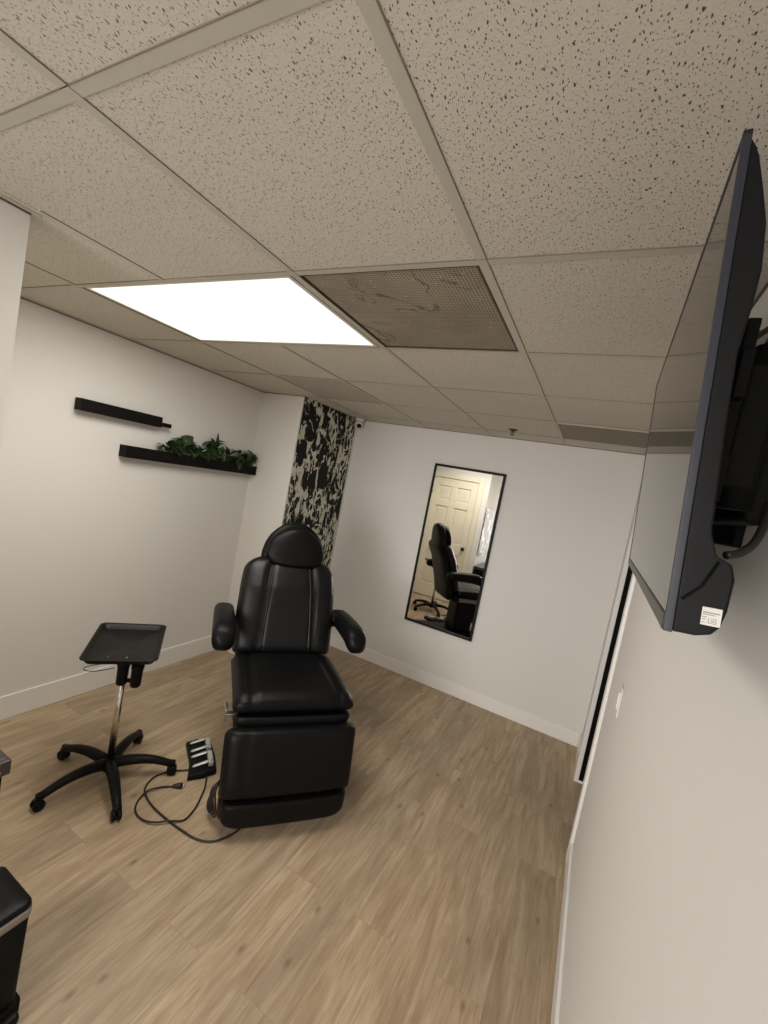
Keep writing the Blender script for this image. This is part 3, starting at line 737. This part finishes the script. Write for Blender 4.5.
# ------------------------------------------------------------------ television
ya, ti = .018, .064
hv = Vector((math.sin(ya), math.cos(ya), 0)); n0 = Vector((math.cos(ya), -math.sin(ya), 0)); u0 = Vector((0, 0, 1))
uv = u0 * math.cos(ti) - n0 * math.sin(ti); nv_ = n0 * math.cos(ti) + u0 * math.sin(ti)
TVc = Vector((1.059, .037, 1.941)); TW, TH = .97, .564
TV = thing('television', 'flat black television tilted down from the right wall', 'television')
TV.matrix_world = Matrix(((hv.x, uv.x, nv_.x, TVc.x), (hv.y, uv.y, nv_.y, TVc.y), (hv.z, uv.z, nv_.z, TVc.z), (0, 0, 0, 1)))
# local x: along the screen (near end = -x), y: up, z: toward the wall
hx, hy = TW / 2, TH / 2
MB().box(-hx + .006, hx - .006, -hy + .018, hy - .006, .0004, .006).build('screen', M['screen'], TV)
bz = MB().box(-hx, -hx + .0062, -hy, hy, -.0008, .008).box(hx - .0062, hx, -hy, hy, -.0008, .008).box(-hx, hx, hy - .0062, hy, -.0008, .008)
bz.build('bezel', M['tvedge'], TV, bevel=.0008, bseg=2)
MB().box(-hx + .006, hx - .006, -hy, -hy + .018, -.002, .008).build('bottom_bezel', M['tvbottom'], TV, bevel=.0015, bseg=2)
prof = [(0.008, -hy + .001), (.030, -hy + .0015), (.044, -hy + .006), (.051, -hy + .016), (.055, -hy + .035), (.057, -hy + .070), (.053, -hy + .086), (.038, -hy + .094), (.030, -hy + .12), (.027, -hy + .25), (.027, -hy + .32), (.033, -hy + .37), (.036, -hy + .41), (.033, -hy + .46), (.025, -hy + .50), (.017, -hy + .535), (.012, -hy + .548), (.008, -hy + .555)]
rings = []
for x, s in ((-hx + .001, .97), (-hx + .004, 1), (hx - .004, 1), (hx - .001, .97)):
    rings.append([(x, y if s == 1 else y * .997, .008 + (z - .008) * s) for z, y in prof])
MB().loft(rings, smooth=False).build('back_shell', M['tvback'], TV, bevel=.002, bseg=2)
# moulded line on the end of the lower housing
MB().tube([(-hx - .0002, -hy + .040, .012), (-hx - .0004, -hy + .058, .028), (-hx - .0002, -hy + .088, .040)], .0016, 8).build('moulded_groove', M['black_matte'], TV)
stx = -hx - .0012 + .001
stk = MB().box(stx - .0012, stx, -hy + .0165, -hy + .0365, .032, .050).build('label_sticker', M['white_plastic'], TV); stk['label'] = 'small white label with grey print'
pr = MB()
for (y0, y1, z0, z1) in ((.0345, .036, .033, .050), (.0325, .0335, .033, .044), (.0295, .0305, .033, .037), (.027, .028, .033, .036), (.0235, .0245, .033, .036), (.0235, .0242, .0385, .046), (.0285, .0292, .0405, .046), (.0235, .0292, .0452, .046), (.0235, .0292, .0385, .0393), (.0255, .027, .041, .044)):
    pr.box(stx - .0014, stx - .0011, -hy + y0 - .0045, -hy + y1 - .0045, z0, min(z1, .0485))
pr.build('label_print', M['grey_print'], stk)
# wall mount between the set and the wall
def world_part(o, root=TV): return into(o, root)
MTm = Matrix.Translation((XR, -.02, 1.93))
def mo(mb, name, mat, par, bevel=0):
    mb.v = [tuple(MTm @ Vector(p)) for p in mb.v]
    o = mb.build(name, mat, None, bevel=bevel); return into(o, par)
wb_ = mo(MB().box(-.014, -.0005, -.11, .11, -.16, .16), 'wall_bracket', M['black_matte'], TV, .003)
wb_['label'] = 'black articulated wall bracket behind the set'
mo(MB().box(-.105, -.092, -.36, .36, .02, .08).box(-.105, -.092, -.36, .36, -.11, -.05).box(-.104, -.09, -.34, -.30, -.185, .125).box(-.104, -.09, .30, .34, -.185, .125), 'back_plate', M['black_matte'], wb_, .002)
mo(MB().box(-.085, -.045, -.30, .04, -.085, .085), 'arm', M['black_matte'], wb_, .008)
mo(MB().box(-.045, -.014, -.27, .08, -.125, .100), 'arm', M['black_matte'], wb_, .008)
mo(MB().tube([(-.06, -.28, -.11), (-.06, -.28, .11)], .020, 14), 'pivot', M['black_matte'], wb_)
mo(MB().tube([(-.035, .05, -.15), (-.035, .05, .14)], .018, 14), 'pivot', M['black_matte'], wb_)
mo(MB().box(-.0865, -.0850, -.245, -.235, .0, .045), 'bracket_label', M['grey_print'], wb_)
for nm_, rad, pts in (('video_cable', .0045, [(1.105, -.235, 2.050), (1.120, -.22, 2.075), (1.145, -.20, 2.105), (1.165, -.15, 2.13), (1.180, -.05, 2.145), (1.186, .05, 2.14)]),
                 ('video_cable', .004, [(1.104, -.30, 1.995), (1.122, -.30, 2.018), (1.142, -.29, 2.022), (1.158, -.27, 2.010), (1.170, -.22, 1.995)]),
                 ('power_cable', .005, [(1.118, -.40, 1.758), (1.135, -.385, 1.765), (1.155, -.35, 1.785), (1.172, -.30, 1.83), (1.184, -.22, 1.90)])):
    into(MB().tube(spline(pts, 8), rad, 10).build(nm_, M['cordm']), TV)

# ------------------------------------------------------------------ ceiling panel lamp, plus fill lamps added behind the camera
lp_ = bpy.data.lights.new('panel_lamp', 'AREA'); lp_.shape = 'RECTANGLE'; lp_.size = 1.12; lp_.size_y = .57; lp_.energy = 27; lp_.color = (1.0, .955, .87)
lpo = bpy.data.objects.new('panel_lamp', lp_); col.objects.link(lpo); lpo.location = ((LX0 + LX1) / 2, (LY0 + LY1) / 2, H - .004)
la = bpy.data.lights.new('rear_daylight', 'AREA'); la.shape = 'RECTANGLE'; la.size = 1.5; la.size_y = 1.2; la.energy = 12; la.color = (1.0, .975, .95)  # added uplight to brighten the ceiling, no real source there
lo = bpy.data.objects.new('rear_daylight', la); col.objects.link(lo); lo.location = (.15, -2.5, .7)
lo.rotation_euler = Vector((0, -.45, -1)).to_track_quat('Z', 'Y').to_euler()
lb = bpy.data.lights.new('rear_window_light', 'AREA'); lb.shape = 'RECTANGLE'; lb.size = 1.5; lb.size_y = 1.3; lb.energy = 20; lb.color = (1.0, .965, .93); lb.spread = 1.35  # added fill lamp that brightens the far wall, not a window
lo2 = bpy.data.objects.new('rear_window_light', lb); col.objects.link(lo2); lo2.location = (.20, -3.1, 1.30)
lo2.rotation_euler = Vector((0, -1, .06)).to_track_quat('Z', 'Y').to_euler()
# ------------------------------------------------------------------ camera
R = ((0.874217, 0.447415, 0.188586), (0.199524, 0.023058, -0.979622), (-0.442646, 0.894029, -0.069112))
cam = bpy.data.cameras.new('camera'); co = bpy.data.objects.new('camera', cam); col.objects.link(co)
x = Vector(R[0]).normalized(); z = -Vector(R[2]); z = (z - x * z.dot(x)).normalized(); y = z.cross(x)
C = Vector((0.978, -1.039, 1.767))
co.matrix_world = Matrix(((x.x, y.x, z.x, C.x), (x.y, y.y, z.y, C.y), (x.z, y.z, z.z, C.z), (0, 0, 0, 1)))
cam.sensor_fit = 'HORIZONTAL'; cam.sensor_width = 36; cam.lens = 429.17 * 36 / 768; cam.clip_start = .01
sc.camera = co
# ------------------------------------------------------------------ world + colour
wd = bpy.data.worlds.new('world'); sc.world = wd; wd.use_nodes = True
wd.node_tree.nodes['Background'].inputs[0].default_value = (.02, .02, .02, 1)
sc.view_settings.view_transform = 'Standard'; sc.view_settings.look = 'None'; sc.view_settings.exposure = -0.2
try:
    sc.cycles.max_bounces = 10; sc.cycles.diffuse_bounces = 6; sc.cycles.glossy_bounces = 5; sc.cycles.sample_clamp_indirect = 6
except Exception: pass
